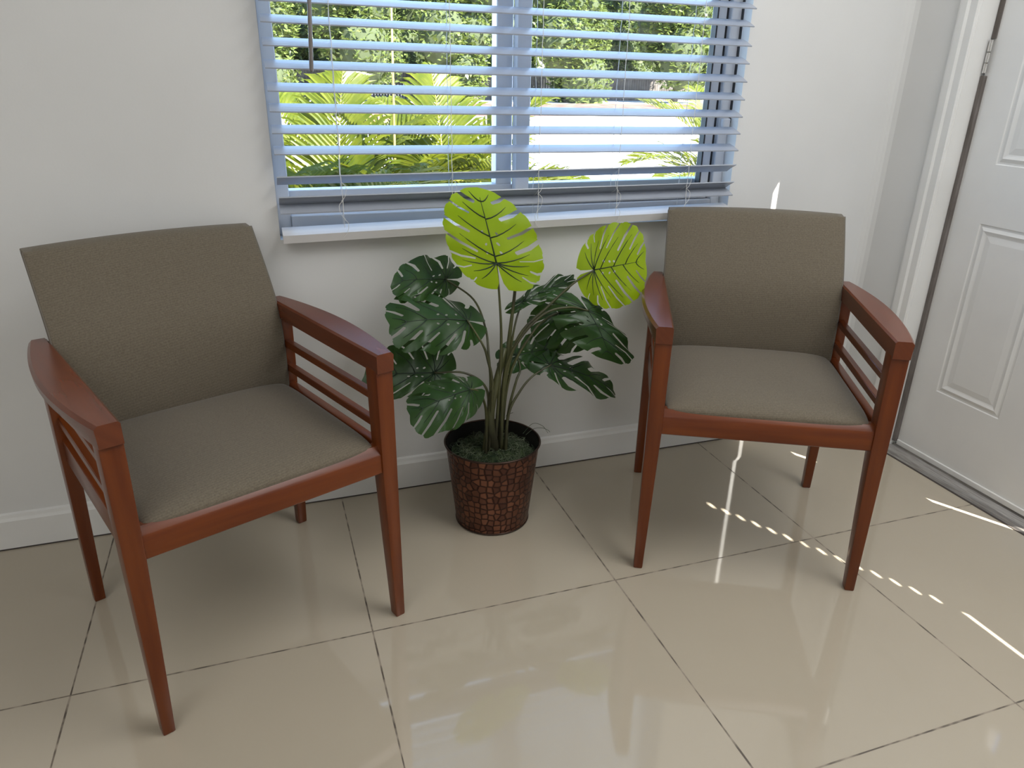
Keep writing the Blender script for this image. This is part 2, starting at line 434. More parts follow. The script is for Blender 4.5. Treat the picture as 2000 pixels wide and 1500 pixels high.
link('tilt_wand', bm, M['wand'], blind, True)

# ------------------------------------------------------------------ door wall details
XD = 2.465                        # room face of the door
def panel_face(bm, y0, y1, z0, z1, x):
    """recessed moulded panel, loops of (inset, depth)"""
    prof = [(0, 0), (.003, .0025), (.008, .0025), (.018, -.001), (.026, .002), (.030, .0028), (.048, .0005)]
    loops = []
    for ins, dep in prof:
        loops.append([bm.verts.new((x + dep, a, b)) for a, b in ((y0 + ins, z0 + ins), (y1 - ins, z0 + ins), (y1 - ins, z1 - ins), (y0 + ins, z1 - ins))])
    for a, b in zip(loops[:-1], loops[1:]):
        for i in range(4): bm.faces.new((a[i], b[i], b[(i + 1) % 4], a[(i + 1) % 4]))
    bm.faces.new(list(reversed(loops[-1])))
def door_leaf(name, ya, yb, thick, cols, rows, zb=.026, zt=2.05):
    root = empty(name, ((XD), (ya + yb) / 2, 0)); tag(root, kind='structure')
    bm = bmesh.new()
    ys = sorted([ya, yb] + [v for c in cols for v in c]); zs = sorted([zb, zt] + [v for r in rows for v in r])
    for i in range(len(ys) - 1):
        for j in range(len(zs) - 1):
            c = (ys[i], ys[i + 1]); r = (zs[j], zs[j + 1])
            if c in cols and r in rows: panel_face(bm, c[0], c[1], r[0], r[1], XD)
            else:
                q = [bm.verts.new((XD, a, b)) for a, b in ((c[0], r[0]), (c[0], r[1]), (c[1], r[1]), (c[1], r[0]))]
                bm.faces.new(q)
    bmesh.ops.remove_doubles(bm, verts=bm.verts, dist=1e-5)
    f = box(bm, XD + .0002, XD + thick, ya, yb, zb, zt)
    bm.faces.remove(f[5])
    for v in bm.verts: v.co -= Vector((XD, (ya + yb) / 2, 0))
    link('door_panel', bm, M['door'], root)
    return root
rows = [(.258, .792), (.958, 1.55), (1.66, 1.92)]
d1 = door_leaf('door_1', DL + .018, DH - .006, .044, [(-.17, -.05), (.038, .260)], rows)
d2 = door_leaf('door_2', -.90, DL - .018, .005, [(-.78, -.62), (-.53, -.38)], rows)
dl = Vector(d1.location)
bm = bmesh.new(); box(bm, XD - .010 - dl.x, XD + .012 - dl.x, DH - .017 - dl.y, DH - .001 - dl.y, .03, 1.19); bevel(bm, .002, 1)
link('weatherstrip_and_mask', bm, M['strip'], d1)
bm = bmesh.new(); box(bm, XD - .004 - dl.x, XD + .012 - dl.x, DH - .017 - dl.y, DH - .003 - dl.y, 1.285, 2.05)
link('weatherstrip_and_mask', bm, M['strip'], d1)
bm = bmesh.new()
for a, b in ((1.196, 1.222), (1.2235, 1.25), (1.2515, 1.283)):
    tube(bm, [Vector((XD - .008, DH - .010, z)) - dl for z in (a, a + .001, b - .001, b)], [.004, .0055, .0055, .004], 12)
link('hinge', bm, M['chrome'], d1, 'auto')
bm = bmesh.new(); box(bm, XD - .006 - dl.x, XD - dl.x, DL + .012 - dl.y, DH - .018 - dl.y, .021, .040); bevel(bm, .002, 1)
link('light_leak_strip', bm, M['trim'], d1)  # white strip in place of daylight leaking under the door
# added unseen plates that break up the sunlight through the leaf gap
bm = bmesh.new()
for a, b in ((.345, .69), (.77, .945), (1.83, 2.05)):
    box(bm, .001, .004, -.019 + DL - dl.y, .019 + DL - dl.y, a, b)
link('gap_blocker', bm, M['trim'], d1)
# jamb, casing, threshold
bm = bmesh.new(); box(bm, XR - .002, XD + .05, DH - .001, DH + .02, 0, 2.06); bevel(bm, .002, 1)
tag(link('trim_1', bm, M['trim']), kind='structure')
bm = bmesh.new()
prof = [(XR, .432), (XR - .014, .430), (XR - .016, .424), (XR - .016, .404), (XR - .010, .398), (XR - .010, .376), (XR - .006, .3725), (XR, .3725)]
loft(bm, [[(a, b, z) for a, b in prof] for z in (0, 2.1)]); bmesh.ops.recalc_face_normals(bm, faces=bm.faces)
tag(link('trim_2', bm, M['trim']), kind='structure')
bm = bmesh.new()                                   # rounded bead in the corner of the two walls
loft(bm, [[(XR, YW - .026, z), (XR - .006, YW - .012, z), (XR - .014, YW - .005, z), (XR - .028, YW, z), (XR, YW, z)] for z in (0, ZC)])
bmesh.ops.recalc_face_normals(bm, faces=bm.faces)
tag(link('trim_3', bm, M['wall']), kind='structure')
bm = bmesh.new()
prof = [(2.412, .0005), (2.416, .006), (2.424, .007), (2.428, .012)]
for k in range(8): prof += [(2.430 + k * .0045, .0135), (2.4325 + k * .0045, .0120)]
prof += [(2.468, .019), (2.51, .019), (2.51, .0005)]
loft(bm, [[(a, y, b) for a, b in prof] for y in (-.92, DH - .001)]); bmesh.ops.recalc_face_normals(bm, faces=bm.faces)
tag(link('threshold_door', bm, M['alu']), kind='structure')
bm = bmesh.new(); box(bm, 2.406, 2.4125, -.92, DH, .0003, .0018)
tag(link('trim_4', bm, M['caulk']), kind='structure')

bm = bmesh.new(); box(bm, XD + .003 - dl.x, XD + .046 - dl.x, DL + .0155 - dl.y, DL + .0185 - dl.y, .026, 2.05)
link('weatherstrip_and_mask', bm, M['gasket'], d1)  # dark strip added to mask the sunlit latch edge in floor reflections
# closed blind of the side window: slats with cord holes, an open slit at its foot
cb = empty('side_window_blind', (XR + .004, -1.40, .9)); tag(cb, 'closed white blind over the side window beyond the door', 'blind')
cl = Vector(cb.location)
HOLE_Y, HOLE_Z0, PITCH = -1.155, .967, .047
for k in range(25):
    z0 = HOLE_Z0 - PITCH / 2 + k * PITCH; z1 = z0 + PITCH
    if k == 0: z0 = .922
    if z1 > 2.05: z1 = 2.06
    bm = bmesh.new(); zc = HOLE_Z0 + k * PITCH
    if k < 15:
        hy, hz = .0155, .0078
        if k == 7: hz = .0050
        n = 16
        ring = [bm.verts.new((0, HOLE_Y + hy * math.cos(2 * math.pi * i / n) - cl.y, zc + hz * math.sin(2 * math.pi * i / n) - cl.z)) for i in range(n)]
        def sq(i):
            c, s = math.cos(2 * math.pi * i / n), math.sin(2 * math.pi * i / n)
            q = max(abs(c), abs(s)); return c / q, s / q
        outer = []
        for i in range(n):
            c, s = sq(i); outer.append(bm.verts.new((0, HOLE_Y + .022 * c - cl.y, (zc + (z1 - zc) * s if s > 0 else zc + (zc - z0) * s) - cl.z)))
        for i in range(n): bm.faces.new((ring[i], ring[(i + 1) % n], outer[(i + 1) % n], outer[i]))
        spans = ((-1.905, HOLE_Y - .022), (HOLE_Y + .022, -.895))
    else: spans = ((-1.905, -.895),)
    for a, b in spans:
        q = [bm.verts.new((0, u - cl.y, w - cl.z)) for u, w in ((a, z0), (b, z0), (b, z1), (a, z1))]; bm.faces.new(q)
    link('slat', bm, M['slat'], cb)
bm = bmesh.new(); box(bm, -.002, .002, HOLE_Y - .012 - cl.y, -.895 - cl.y, .884 - cl.z, .923 - cl.z); box(bm, -.002, .002, -1.905 - cl.y, HOLE_Y - .012 - cl.y, .884 - cl.z, .902 - cl.z)
link('bottom_rail', bm, M['slat'], cb)

# ------------------------------------------------------------------ armchairs
def leg_mesh(sx, front):
    bm = bmesh.new(); rings = []
    if front: secs = [(0, .023, .026, -.265), (.20, .030, .034, -.265), (.39, .036, .041, -.265), (.624, .039, .043, -.265)]
    else: secs = [(0, .024, .025, .237), (.20, .028, .033, .222), (.39, .031, .039, .203), (.50, .031, .040, .196), (.624, .031, .040, .193)]
    for z, w, d, y0 in secs:
        xo = .272; xi = xo - w
        rings.append([(sx * xi, y0, z), (sx * xo, y0, z), (sx * xo, y0 + d, z), (sx * xi, y0 + d, z)])
    loft(bm, rings); bmesh.ops.recalc_face_normals(bm, faces=bm.faces)
    bevel(bm, .004, 2, 40)
    return bm
def arm_mesh(sx):
    """flat on top, straight inner edge, outer edge bowed outwards"""
    ns = 22; rings = []
    bm = bmesh.new()
    for i in range(ns + 1):
        t = i / ns; y = -.270 + .512 * t
        bow = math.sin(math.pi * min(max(t * .98 + .01, 0), 1)) ** .85
        xo = .271 + .032 * bow; xi = .2335 + .006 * t
        zt = .6585; zb = .618
        und = .012 * bow + .001                           # underside of the bowed edge is cut back
        rings.append([(sx * xi, y, zb), (sx * (xi), y, zt - .004), (sx * (xi + .004), y, zt), (sx * (xo - .006), y, zt), (sx * xo, y, zt - .006), (sx * (xo - .001), y, zt - .022), (sx * (xo - und), y, zb)])
    loft(bm, rings); bmesh.ops.recalc_face_normals(bm, faces=bm.faces)
    return bm
def seat_mesh():
    bm = bmesh.new(); n = 28; x0, x1, y0, y1 = -.2345, .2345, -.252, .205
    g = {}
    def f(u): return max(0, 1 - abs(u) ** 5) ** .5
    for i in range(n + 1):
        for j in range(n + 1):
            u = math.sin(math.pi / 2 * (2 * i / n - 1)); v = math.sin(math.pi / 2 * (2 * j / n - 1))
            # round plan corners
            k = 1 - .035 * (abs(u) ** 6) * (abs(v) ** 6)
            h = f(u) * f(v)
            z = .447 + .026 * h + .008 * (1 - u * u) * (1 - v * v)
            g[i, j] = bm.verts.new(((x0 + x1) / 2 + (x1 - x0) / 2 * u * k, (y0 + y1) / 2 + (y1 - y0) / 2 * v * k, z))
    for i in range(n):
        for j in range(n): bm.faces.new((g[i, j], g[i + 1, j], g[i + 1, j + 1], g[i, j + 1]))
    rim = [g[i, 0] for i in range(n)] + [g[n, j] for j in range(n)] + [g[i, n] for i in range(n, 0, -1)] + [g[0, j] for j in range(n, 0, -1)]
    low = [bm.verts.new((v.co.x * .99, v.co.y * .99, .418)) for v in rim]
    for i in range(len(rim)):
        bm.faces.new((rim[i], low[i], low[(i + 1) % len(rim)], rim[(i + 1) % len(rim)]))
    bm.faces.new(low); bmesh.ops.recalc_face_normals(bm, faces=bm.faces)
    return bm
BACK = [(.425, .180), (.47, .178), (.52, .178), (.57, .180), (.62, .187), (.66, .199), (.70, .219), (.74, .243), (.78, .268), (.81, .288), (.824, .297)]
def back_pt(z):
    for (z0, y0), (z1, y1) in zip(BACK[:-1], BACK[1:]):
        if z <= z1: return y0 + (y1 - y0) * (z - z0) / (z1 - z0)
    return BACK[-1][1]
def back_mesh():
    bm = bmesh.new(); nx = 22; hw = .2385
    front, rear = [], []
    prof = bez([(0, y, z) for z, y in BACK], 3)
    m = len(prof)
    def crown(u): return .007 * (1 - u * u)
    fv, rv = {}, {}
    for i in range(nx + 1):
        u = math.sin(math.pi / 2 * (2 * i / nx - 1)); x = hw * u
        for j, p in enumerate(prof):
            t = j / (m - 1)
            puff = .010 * (1 - u ** 6) * (1 - (2 * t - 1) ** 8)
            zz = p.z + crown(u) * max(0, (t - .6) / .4)
            fv[i, j] = bm.verts.new((x, p.y - puff, zz))
            rv[i, j] = bm.verts.new((x, p.y + .040 - .008 * t, zz + (.004 if j == m - 1 else 0)))
    for i in range(nx):
        for j in range(m - 1):
            bm.faces.new((fv[i, j], fv[i + 1, j], fv[i + 1, j + 1], fv[i, j + 1]))
            bm.faces.new((rv[i, j], rv[i, j + 1], rv[i + 1, j + 1], rv[i + 1, j]))
        bm.faces.new((fv[i, m - 1], fv[i + 1, m - 1], rv[i + 1, m - 1], rv[i, m - 1]))
        bm.faces.new((fv[i, 0], rv[i, 0], rv[i + 1, 0], fv[i + 1, 0]))
    for j in range(m - 1):
        bm.faces.new((fv[0, j], fv[0, j + 1], rv[0, j + 1], rv[0, j]))
        bm.faces.new((fv[nx, j], rv[nx, j], rv[nx, j + 1], fv[nx, j + 1]))
    bmesh.ops.recalc_face_normals(bm, faces=bm.faces)
    bevel(bm, .006, 3, 50)
    return bm, prof
def make_chair(loc, rz, label):
    root = empty('armchair', loc, rz)
    tag(root, label, 'chair', 'guest armchairs under the window')
    for sx in (-1, 1):
        for fr in (True, False):
            o = link('leg', leg_mesh(sx, fr), M['wood'], root, 'auto'); uv_grain(o, 2)
    for sx in (-1, 1):
        o = link('armrest', arm_mesh(sx), M['wood_arm'], root, 'auto'); uv_grain(o, 1)
        for z in (.552, .489):
            bm = bmesh.new(); box(bm, sx * .252 - .009, sx * .252 + .009, -.236, .206, z - .009, z + .009); bevel(bm, .002, 1)
            o = link('arm_slat', bm, M['wood'], root, 'auto'); uv_grain(o, 1)
        bm = bmesh.new(); box(bm, sx * .251 - .011, sx * .251 + .011, -.236, .212, .388, .447); bevel(bm, .003, 2)
        o = link('apron', bm, M['wood'], root, 'auto'); uv_grain(o, 1)
    bm = bmesh.new()
    prof = [(-.228, .387), (-.257, .387), (-.2605, .390), (-.2605, .431), (-.2575, .436), (-.246, .4485), (-.228, .4485)]
    loft(bm, [[(x, a, b) for a, b in prof] for x in (-.242, .242)]); bmesh.ops.recalc_face_normals(bm, faces=bm.faces)
    o = link('apron', bm, M['wood'], root, 'auto'); uv_grain(o, 0)
    bm = bmesh.new(); box(bm, -.245, .245, .212, .233, .388, .440); bevel(bm, .003, 2)
    o = link('apron', bm, M['wood'], root, 'auto'); uv_grain(o, 0)
    link('seat_cushion', seat_mesh(), M['fabric'], root, True)
    bm, prof = back_mesh()
    b = link('backrest', bm, M['fabric'], root, 'auto')
    for sx in (-1, 1):
        bm = bmesh.new()
        tube(bm, [Vector((sx * .2385, p.y + .004, p.z)) for p in prof], .0032, 6)
        link('piping', bm, M['piping'], b, True)
    return root
make_chair((.3399, .1808, 0), math.radians(22.107), 'armchair with taupe seat left of the plant, standing against the window wall')
make_chair((1.6500, .1400, 0), math.radians(-27.582), 'armchair with taupe seat right of the plant, standing next to the door')

# ------------------------------------------------------------------ potted monstera
PC = Vector((1.010, .374, 0)); RB, RT, PH = .1025, .131, .245
plant = empty('potted_plant', PC)
tag(plant, 'monstera with two lime leaves in a copper crocodile pattern pot between the armchairs', 'plant')
def lathe(bm, prof, n=72, mi=0, uv=None):
    rings = [[bm.verts.new((r * math.cos(2 * math.pi * i / n), r * math.sin(2 * math.pi * i / n), z)) for i in range(n)] for r, z in prof]
    lay = bm.loops.layers.uv.verify() if uv else None
    for k in range(len(prof) - 1):
        for i in range(n):
            f = bm.faces.new((rings[k][i], rings[k][(i + 1) % n], rings[k + 1][(i + 1) % n], rings[k + 1][i])); f.material_index = mi
            if uv:
                for l, (a, b) in zip(f.loops, ((i, k), (i + 1, k), (i + 1, k + 1), (i, k + 1))):
                    l[lay].uv = (a / n, prof[b][1] / PH)
    return rings
bm = bmesh.new()
r = lathe(bm, [(RB - .004, .0006), (RB, .004)] + [(RB + (RT - .002 - RB) * t / 10, .004 + (PH - .006) * t / 10) for t in range(1, 11)], uv=True)
bm.faces.new(list(reversed(r[0])))
r2 = lathe(bm, [(RT - .004, PH - .002), (RT - .010, .19)], mi=1)
link('pot', bm, [M['pot'], M['pot_inside']], plant, 'auto')
bm = bmesh.new()
pts = [(RT * math.cos(2 * math.pi * i / 72), RT * math.sin(2 * math.pi * i / 72), PH - .002) for i in range(73)]
tube(bm, pts, .0028, 8, cap=False); link('pot_rim', bm, M['pot_rim'], plant, True)
bm = bmesh.new()
pts = [(RB * math.cos(2 * math.pi * i / 72), RB * math.sin(2 * math.pi * i / 72), .005) for i in range(73)]
tube(bm, pts, .0025, 8, cap=False); link('pot_foot_ring', bm, M['pot_rim'], plant, True)
# moss
bm = bmesh.new(); rr = random.Random(3)
nr, na = 12, 40
prev = None; cen = bm.verts.new((0, 0, .222))
for k in range(1, nr + 1):
    ring = []
    for i in range(na):
        a = 2 * math.pi * i / na; rad = (RT - .012) * k / nr
        p = Vector((rad * math.cos(a), rad * math.sin(a), 0))
        h = .222 - .028 * (k / nr) ** 2 + .016 * noise.noise(p * 32) + .004 * rr.random()
        h += .010 * max(0, -p.x / RT) * (1 - k / nr)
        ring.append(bm.verts.new((p.x, p.y, h)))
    for i in range(na):
        if prev is None: bm.faces.new((cen, ring[i], ring[(i + 1) % na]))
        else: bm.faces.new((prev[i], ring[i], ring[(i + 1) % na], prev[(i + 1) % na]))
    prev = ring
for q in range(520):
    a = rr.uniform(0, 6.283); rad = (RT - .016) * math.sqrt(rr.random())
    c = Vector((rad * math.cos(a), rad * math.sin(a), .222 - .026 * (rad / RT) ** 2 + rr.uniform(-.003, .010)))
    ph = rr.uniform(0, 6.28); rl = rr.uniform(.006, .017); turn = rr.uniform(2, 5.5)
    tilt = Vector((rr.uniform(-.6, .6), rr.uniform(-.6, .6), 1)).normalized(); e1 = tilt.orthogonal().normalized(); e2 = tilt.cross(e1)
    P = [c + e1 * (rl * math.cos(ph + turn * t / 7)) + e2 * (rl * math.sin(ph + turn * t / 7)) + tilt * (.004 * math.sin(t)) for t in range(8)]
    for v in P:
        d = math.hypot(v.x, v.y)
        if d > RT - .008: v.x *= (RT - .008) / d; v.y *= (RT - .008) / d
    tube(bm, P, rr.uniform(.00035, .0007), 3, 1)
for base, tips in (((.105, .02, .235), [(.125, .01, .256), (.146, -.005, .262), (.158, -.015, .258), (.165, -.012, .25)]),
                   ((.100, .03, .235), [(.128, .03, .262), (.150, .01, .262), (.160, -.01, .247)]),
                   ((.06, .09, .23), [(.07, .10, .26), (.085, .10, .268), (.09, .09, .275)]),
                   ((-.09, -.02, .235), [(-.11, -.04, .243), (-.13, -.05, .246)])):
    tube(bm, bez([Vector(base)] + [Vector(t) for t in tips], 4), .0006, 4, 1)
mo = link('moss', bm, [M['moss'], M['moss_strand']], plant); mo['kind'] = 'stuff'

# --- leaves
def leaf_shape(seed, nslit=6, slit_w=.022, open_top=1.0):
    R = random.Random(seed)
    def edge(phi, s=1.0):
        u = .46 * (math.sin(phi) ** (.62 if phi < 1.571 else .80) if phi < math.pi else 0)
        v = .215 + .48 * math.cos(phi) + .02 * math.exp(-(phi / .3) ** 2)
        return Vector((u * s, (v - .215) * s + .215))
    halves, veins, holes = [], [], []
    for side in (1, -1):
        phis = [.30 + (2.45 - .30) * (k + R.uniform(-.12, .12)) / (nslit - 1) for k in range(nslit)]
        pts = []
        phi = 0.0 if side == 1 else .08
        marks = [(p, 'slit') for p in phis]
        seq = []
        while phi < 2.98:
            near = min(abs(phi - p) for p in phis)
            if near > .055: seq.append((phi, 'e', near))
            phi += .05
        for k, p in enumerate(phis): seq.append((p, 's', k))
        seq.sort()
        for s in seq:
            if s[1] == 'e':
                sh = 1 - .035 * math.exp(-((s[2] - .05) / .05) ** 2)
                pts.append(edge(s[0], sh))
            else:
                p = s[0]; k = s[2]
                e = edge(p); ym = max(-.01, e.y - .62 * abs(e.x) - .03)
                mpt = Vector((0, ym))
                w = slit_w * R.uniform(.45, 1.35) * (1.2 if k < 4 else .7)
                depth = R.uniform(.36, .48) if k < 5 else R.uniform(.62, .8)
                inner = mpt + (e - mpt) * depth
                mid = mpt + (e - mpt) * (depth * .45 + .55); mid.y -= .012
                dw = w / max(.25, e.length)
                tang = Vector((e.y - ym, -e.x)).normalized()      # along the rim towards the base
                pts += [edge(p - dw * .8, .98), mid - tang * w * .6, inner - tang * w * .5, inner - (e - mpt).normalized() * w * .3, inner + tang * w * .5, mid + tang * w * .62, edge(p + dw * .8, .98)]
        pts += [Vector((.055, -.262)), Vector((.022, -.20)), Vector((.010, -.10)), Vector((.004, -.01))]
        halves.append([Vector((side * a.x, a.y)) for a in pts])
        ph2 = [.12] + [(a + b) / 2 for a, b in zip(phis[:-1], phis[1:])] + [2.62]
        for k, p in enumerate(ph2):
            e = edge(p); ym = max(-.005, e.y - .62 * abs(e.x) - .05)
            a = Vector((0, ym)); b = a + (e - a) * R.uniform(.68, .8)
            c = (a + b) / 2 + Vector((0, -.018))
            veins.append([Vector((side * q.x, q.y)) for q in (a, (a + c) / 2 + Vector((0, -.006)), c, (c + b) / 2 + Vector((0, -.004)), b)])
        for k in range(2 + (R.random() > .4)):
            y = .10 + .085 * k + R.uniform(-.02, .02)
            c = Vector((side * R.uniform(.050, .075), y + .01))
            a1, a2 = R.uniform(.014, .019), R.uniform(.010, .013)
            ang = side * -.9
            holes.append([c + Vector((a1 * math.cos(t) * math.cos(ang) - a2 * math.sin(t) * math.sin(ang), a1 * math.cos(t) * math.sin(ang) + a2 * math.sin(t) * math.cos(ang))) for t in [2 * math.pi * i / 9 for i in range(9)]])
    outline = halves[0] + list(reversed(halves[1]))
    return outline, veins, holes
def inside(p, poly):
    c = False; n = len(poly); j = n - 1
    for i in range(n):
        a, b = poly[i], poly[j]
        if (a.y > p.y) != (b.y > p.y) and p.x < (b.x - a.x) * (p.y - a.y) / (b.y - a.y) + a.x: c = not c
        j = i
    return c
def build_leaf(B, Tp, Wl, Wr, seed, mats, droop=.10, fold=.10, curl=.10, wave=.012, up=Vector((0, -1, .4)), nslit=6, slit_w=.022):
    """B petiole point, Tp tip, Wl/Wr half-width vectors at the widest place (screen left / right of the midrib seen from the tip side)"""
    B, Tp, Wl, Wr = Vector(B), Vector(Tp), Vector(Wl), Vector(Wr)
    axis = Tp - B; n = (Wr - Wl).cross(axis).normalized()
    if n.dot(up) < 0: n = -n
    size = axis.length / .72
    wsz = (Wl.length + Wr.length) / 2
    R = random.Random(seed * 7 + 1); pho = R.uniform(0, 6)
    outline, veins, holes = leaf_shape(seed, nslit, slit_w)
    def mp(q, lift=0.0):
        t = q.y / .735; s = abs(q.x) / .46; W = Wr if q.x >= 0 else Wl
        p = B + axis * t + W * s
        sgn = 1 if q.x >= 0 else -1
        off = -droop * size * (t - .25) ** 2 * (1 if t > .25 else .7) + fold * wsz * s - curl * wsz * s * s + wave * math.sin(9 * q.y * 2 + pho + sgn) * s
        return p + n * (off + lift)
    pts = list(outline); edges = [(i, (i + 1) % len(outline)) for i in range(len(outline))]
    for h in holes:
        k = len(pts); pts += h; edges += [(k + i, k + (i + 1) % len(h)) for i in range(len(h))]
    gx = .05
    for i in range(-10, 11):
        for j in range(-7, 17):
            p = Vector((i * gx + (.025 if j % 2 else 0), j * gx))
            if inside(p, outline) and min((p - q).length for q in pts[:len(outline)]) > .018 and not any((p - sum(h, Vector((0, 0))) / len(h)).length < .03 for h in holes): pts.append(p)
    vs, es, fs, _, _, _ = delaunay_2d_cdt(pts, edges, [], 0, 1e-5)
    bm = bmesh.new()
    bv = [bm.verts.new(mp(v) - PC) for v in vs]
    for f in fs:
        c = sum((vs[i] for i in f), Vector((0, 0))) / len(f)
        if inside(c, outline) and not any(inside(c, h) for h in holes):
            try: bm.faces.new([bv[i] for i in f])
            except ValueError: pass
    bmesh.ops.delete(bm, geom=[v for v in bm.verts if not v.link_faces], context='VERTS')
    bm.normal_update()
    for f in bm.faces:
        if f.normal.dot(n) < 0: f.normal_flip()
    k = size / .25
    mid = [mp(Vector((0, y))) - PC for y in [-.0 + .62 * i / 12 for i in range(13)]]
    tube(bm, mid, [(.0021 - .0015 * i / 12) * k for i in range(13)], 5, 1)
    for v in veins: tube(bm, [mp(q) - PC for q in v], [.0017 * k, .0016 * k, .0014 * k, .0011 * k, .0005 * k], 4, 1)
    return link('leaf', bm, mats, plant, True)
def A(px, py, y): return at(px, py, y=y)
def leaf_px(b, t, l, r, seed, mats, **kw):
    """b, t, l, r: (px, py, y) of petiole point, tip, left and right extremes"""
    B, Tp = A(*b), A(*t); mid = B + (Tp - B) * (.215 / .735)
    return build_leaf(B, Tp, A(*l) - mid, A(*r) - mid, seed, mats, **kw)
LIME = [M['leaf_lime'], M['vein']]; DARK = [M['leaf_dark'], M['vein_soft']]
#        petiole             tip                 left / upper          right / lower
leaf_px((969.5, 513, .375), (932, 361, .405), (872, 472, .385), (1061, 492, .385), 11, LIME, droop=.05, fold=.02, curl=.06, wave=.004, slit_w=.023, nslit=7)
leaf_px((1161, 527, .385), (1264, 508, .335), (1198, 434, .40), (1205, 603, .335), 23, LIME, droop=.10, fold=.04, curl=.08, wave=.005, slit_w=.023, nslit=7)
leaf_px((870, 545, .47), (768, 545, .40), (850, 497, .52), (826, 590, .40), 31, DARK, droop=.10, fold=-.02, curl=.05, up=Vector((0, -.6, 1)))
leaf_px((913, 625, .37), (770, 618, .31), (838, 563, .43), (862, 684, .29), 45, DARK, droop=.25, fold=.02, curl=.22, up=Vector((0, -.7, 1)), slit_w=.04)
leaf_px((848, 728, .40), (712, 731, .36), (822, 663, .44), (786, 778, .34), 52, DARK, droop=.12, fold=.02, curl=.10, up=Vector((0, -.7, 1)))
leaf_px((918, 760, .27), (808, 797, .20), (858, 730, .32), (886, 834, .20), 64, DARK, droop=.30, fold=.03, curl=.26, up=Vector((0, -.7, 1)))
leaf_px((1150, 607, .36), (1204, 704, .29), (1078, 612, .36), (1232, 660, .33), 77, DARK, droop=.25, fold=.10, curl=.30, up=Vector((0, -.7, 1)), slit_w=.03)
leaf_px((1092, 612, .47), (1152, 682, .43), (1046, 662, .45), (1160, 625, .45), 83, DARK, droop=.15, fold=.05, curl=.15, up=Vector((0, -.7, 1)))
leaf_px((1010, 694, .43), (1106, 672, .47), (1022, 656, .48), (1030, 722, .40), 91, DARK, droop=.12, fold=.02, curl=.10, up=Vector((0, -.6, 1)))
leaf_px((1077, 712, .40), (1214, 750, .38), (1115, 687, .46), (1140, 762, .36), 108, DARK, droop=.22, fold=.05, curl=.22, up=Vector((0, -.6, 1)), slit_w=.045)
leaf_px((1022, 588, .44), (1124, 537, .47), (1060, 545, .47), (1072, 577, .42), 117, DARK, droop=.10, fold=-.05, curl=.35, up=Vector((0, -.3, 1)))
# --- stalks
def stalk(pts, r0, r1):
    P = bez(pts, 7); n = len(P)
    bm = bmesh.new(); tube(bm, [p - PC for p in P], [r0 + (r1 - r0) * i / (n - 1) for i in range(n)], 8)
    return link('stalk', bm, M['stalk'], plant, True)
def S(px, py, y): return A(px, py, y)
def soil(dx, dy): return Vector((PC.x + dx, PC.y + dy, .212))
stalk([soil(.000, -.02), S(975, 760, .365), S(979, 660, .372), S(975, 575, .376), S(969.5, 513, .380)], .0050, .0024)
stalk([soil(.010, .00), S(985, 740, .39), S(996, 649, .41), S(1005, 575, .42), S(1008, 530, .425)], .0075, .0032)
stalk([soil(.015, -.01), S(988, 740, .37), S(1015, 655, .375), S(1071, 598, .38), S(1118, 555, .385), S(1161, 527, .388)], .0055, .0022)
stalk([soil(.022, .00), S(995, 735, .385), S(1040, 650, .40), S(1068, 622, .43), S(1092, 610, .465)], .0045, .0020)
stalk([soil(.012, .01), S(990, 735, .40), S(1003, 648, .41), S(1016, 600, .435), S(1026, 584, .445)], .0042, .0018)
stalk([soil(-.018, -.02), S(962, 760, .35), S(952, 700, .35), S(942, 672, .35), S(913, 625, .368)], .0045, .0024)
stalk([soil(-.022, -.01), S(958, 765, .37), S(954, 690, .38), S(948, 640, .42), S(925, 585, .45), S(870, 545, .473)], .0042, .0022)
stalk([soil(-.030, -.01), S(954, 790, .37), S(944, 750, .38), S(905, 728, .39), S(848, 728, .402)], .0042, .0024)
stalk([soil(-.028, -.03), S(950, 815, .34), S(944, 780, .31), S(932, 763, .285), S(918, 760, .272)], .0042, .0024)
stalk([soil(.028, -.015), S(994, 800, .37), S(1008, 745, .38), S(1016, 722, .40), S(1010, 694, .432)], .0045, .0022)
stalk([soil(.030, -.025), S(993, 810, .36), S(1015, 765, .37), S(1040, 735, .385), S(1077, 712, .402)], .0046, .0022)
stalk([soil(.018, -.02), S(985, 740, .36), S(1010, 670, .35), S(1060, 615, .35), S(1110, 600, .355), S(1150, 607, .362)], .0050, .0022)
bm = bmesh.new(); tube(bm, bez([soil(.004, -.005) - PC, Vector((-.012, -.015, .33)), S(986, 680, .385) - PC], 6), [.017, .0165, .016, .015, .0145, .0135, .0125, .0115, .011, .010, .009, .008, .006], 10)
link('stem', bm, M['stalk'], plant, True)

# ------------------------------------------------------------------ outside
GZ = -.12
bm = bmesh.new()
q = [bm.verts.new(v) for v in ((-40, YW + .16, GZ), (70, YW + .16, GZ), (70, 90, GZ), (-40, 90, GZ))]; bm.faces.new(q)
tag(link('ground_concrete', bm, M['concrete']), kind='structure')
bm = bmesh.new(); box(bm, -10, 45, 23.5, 34, GZ, GZ + .03)
tag(link('ground_paver_strip', bm, M['pavers']), kind='structure')

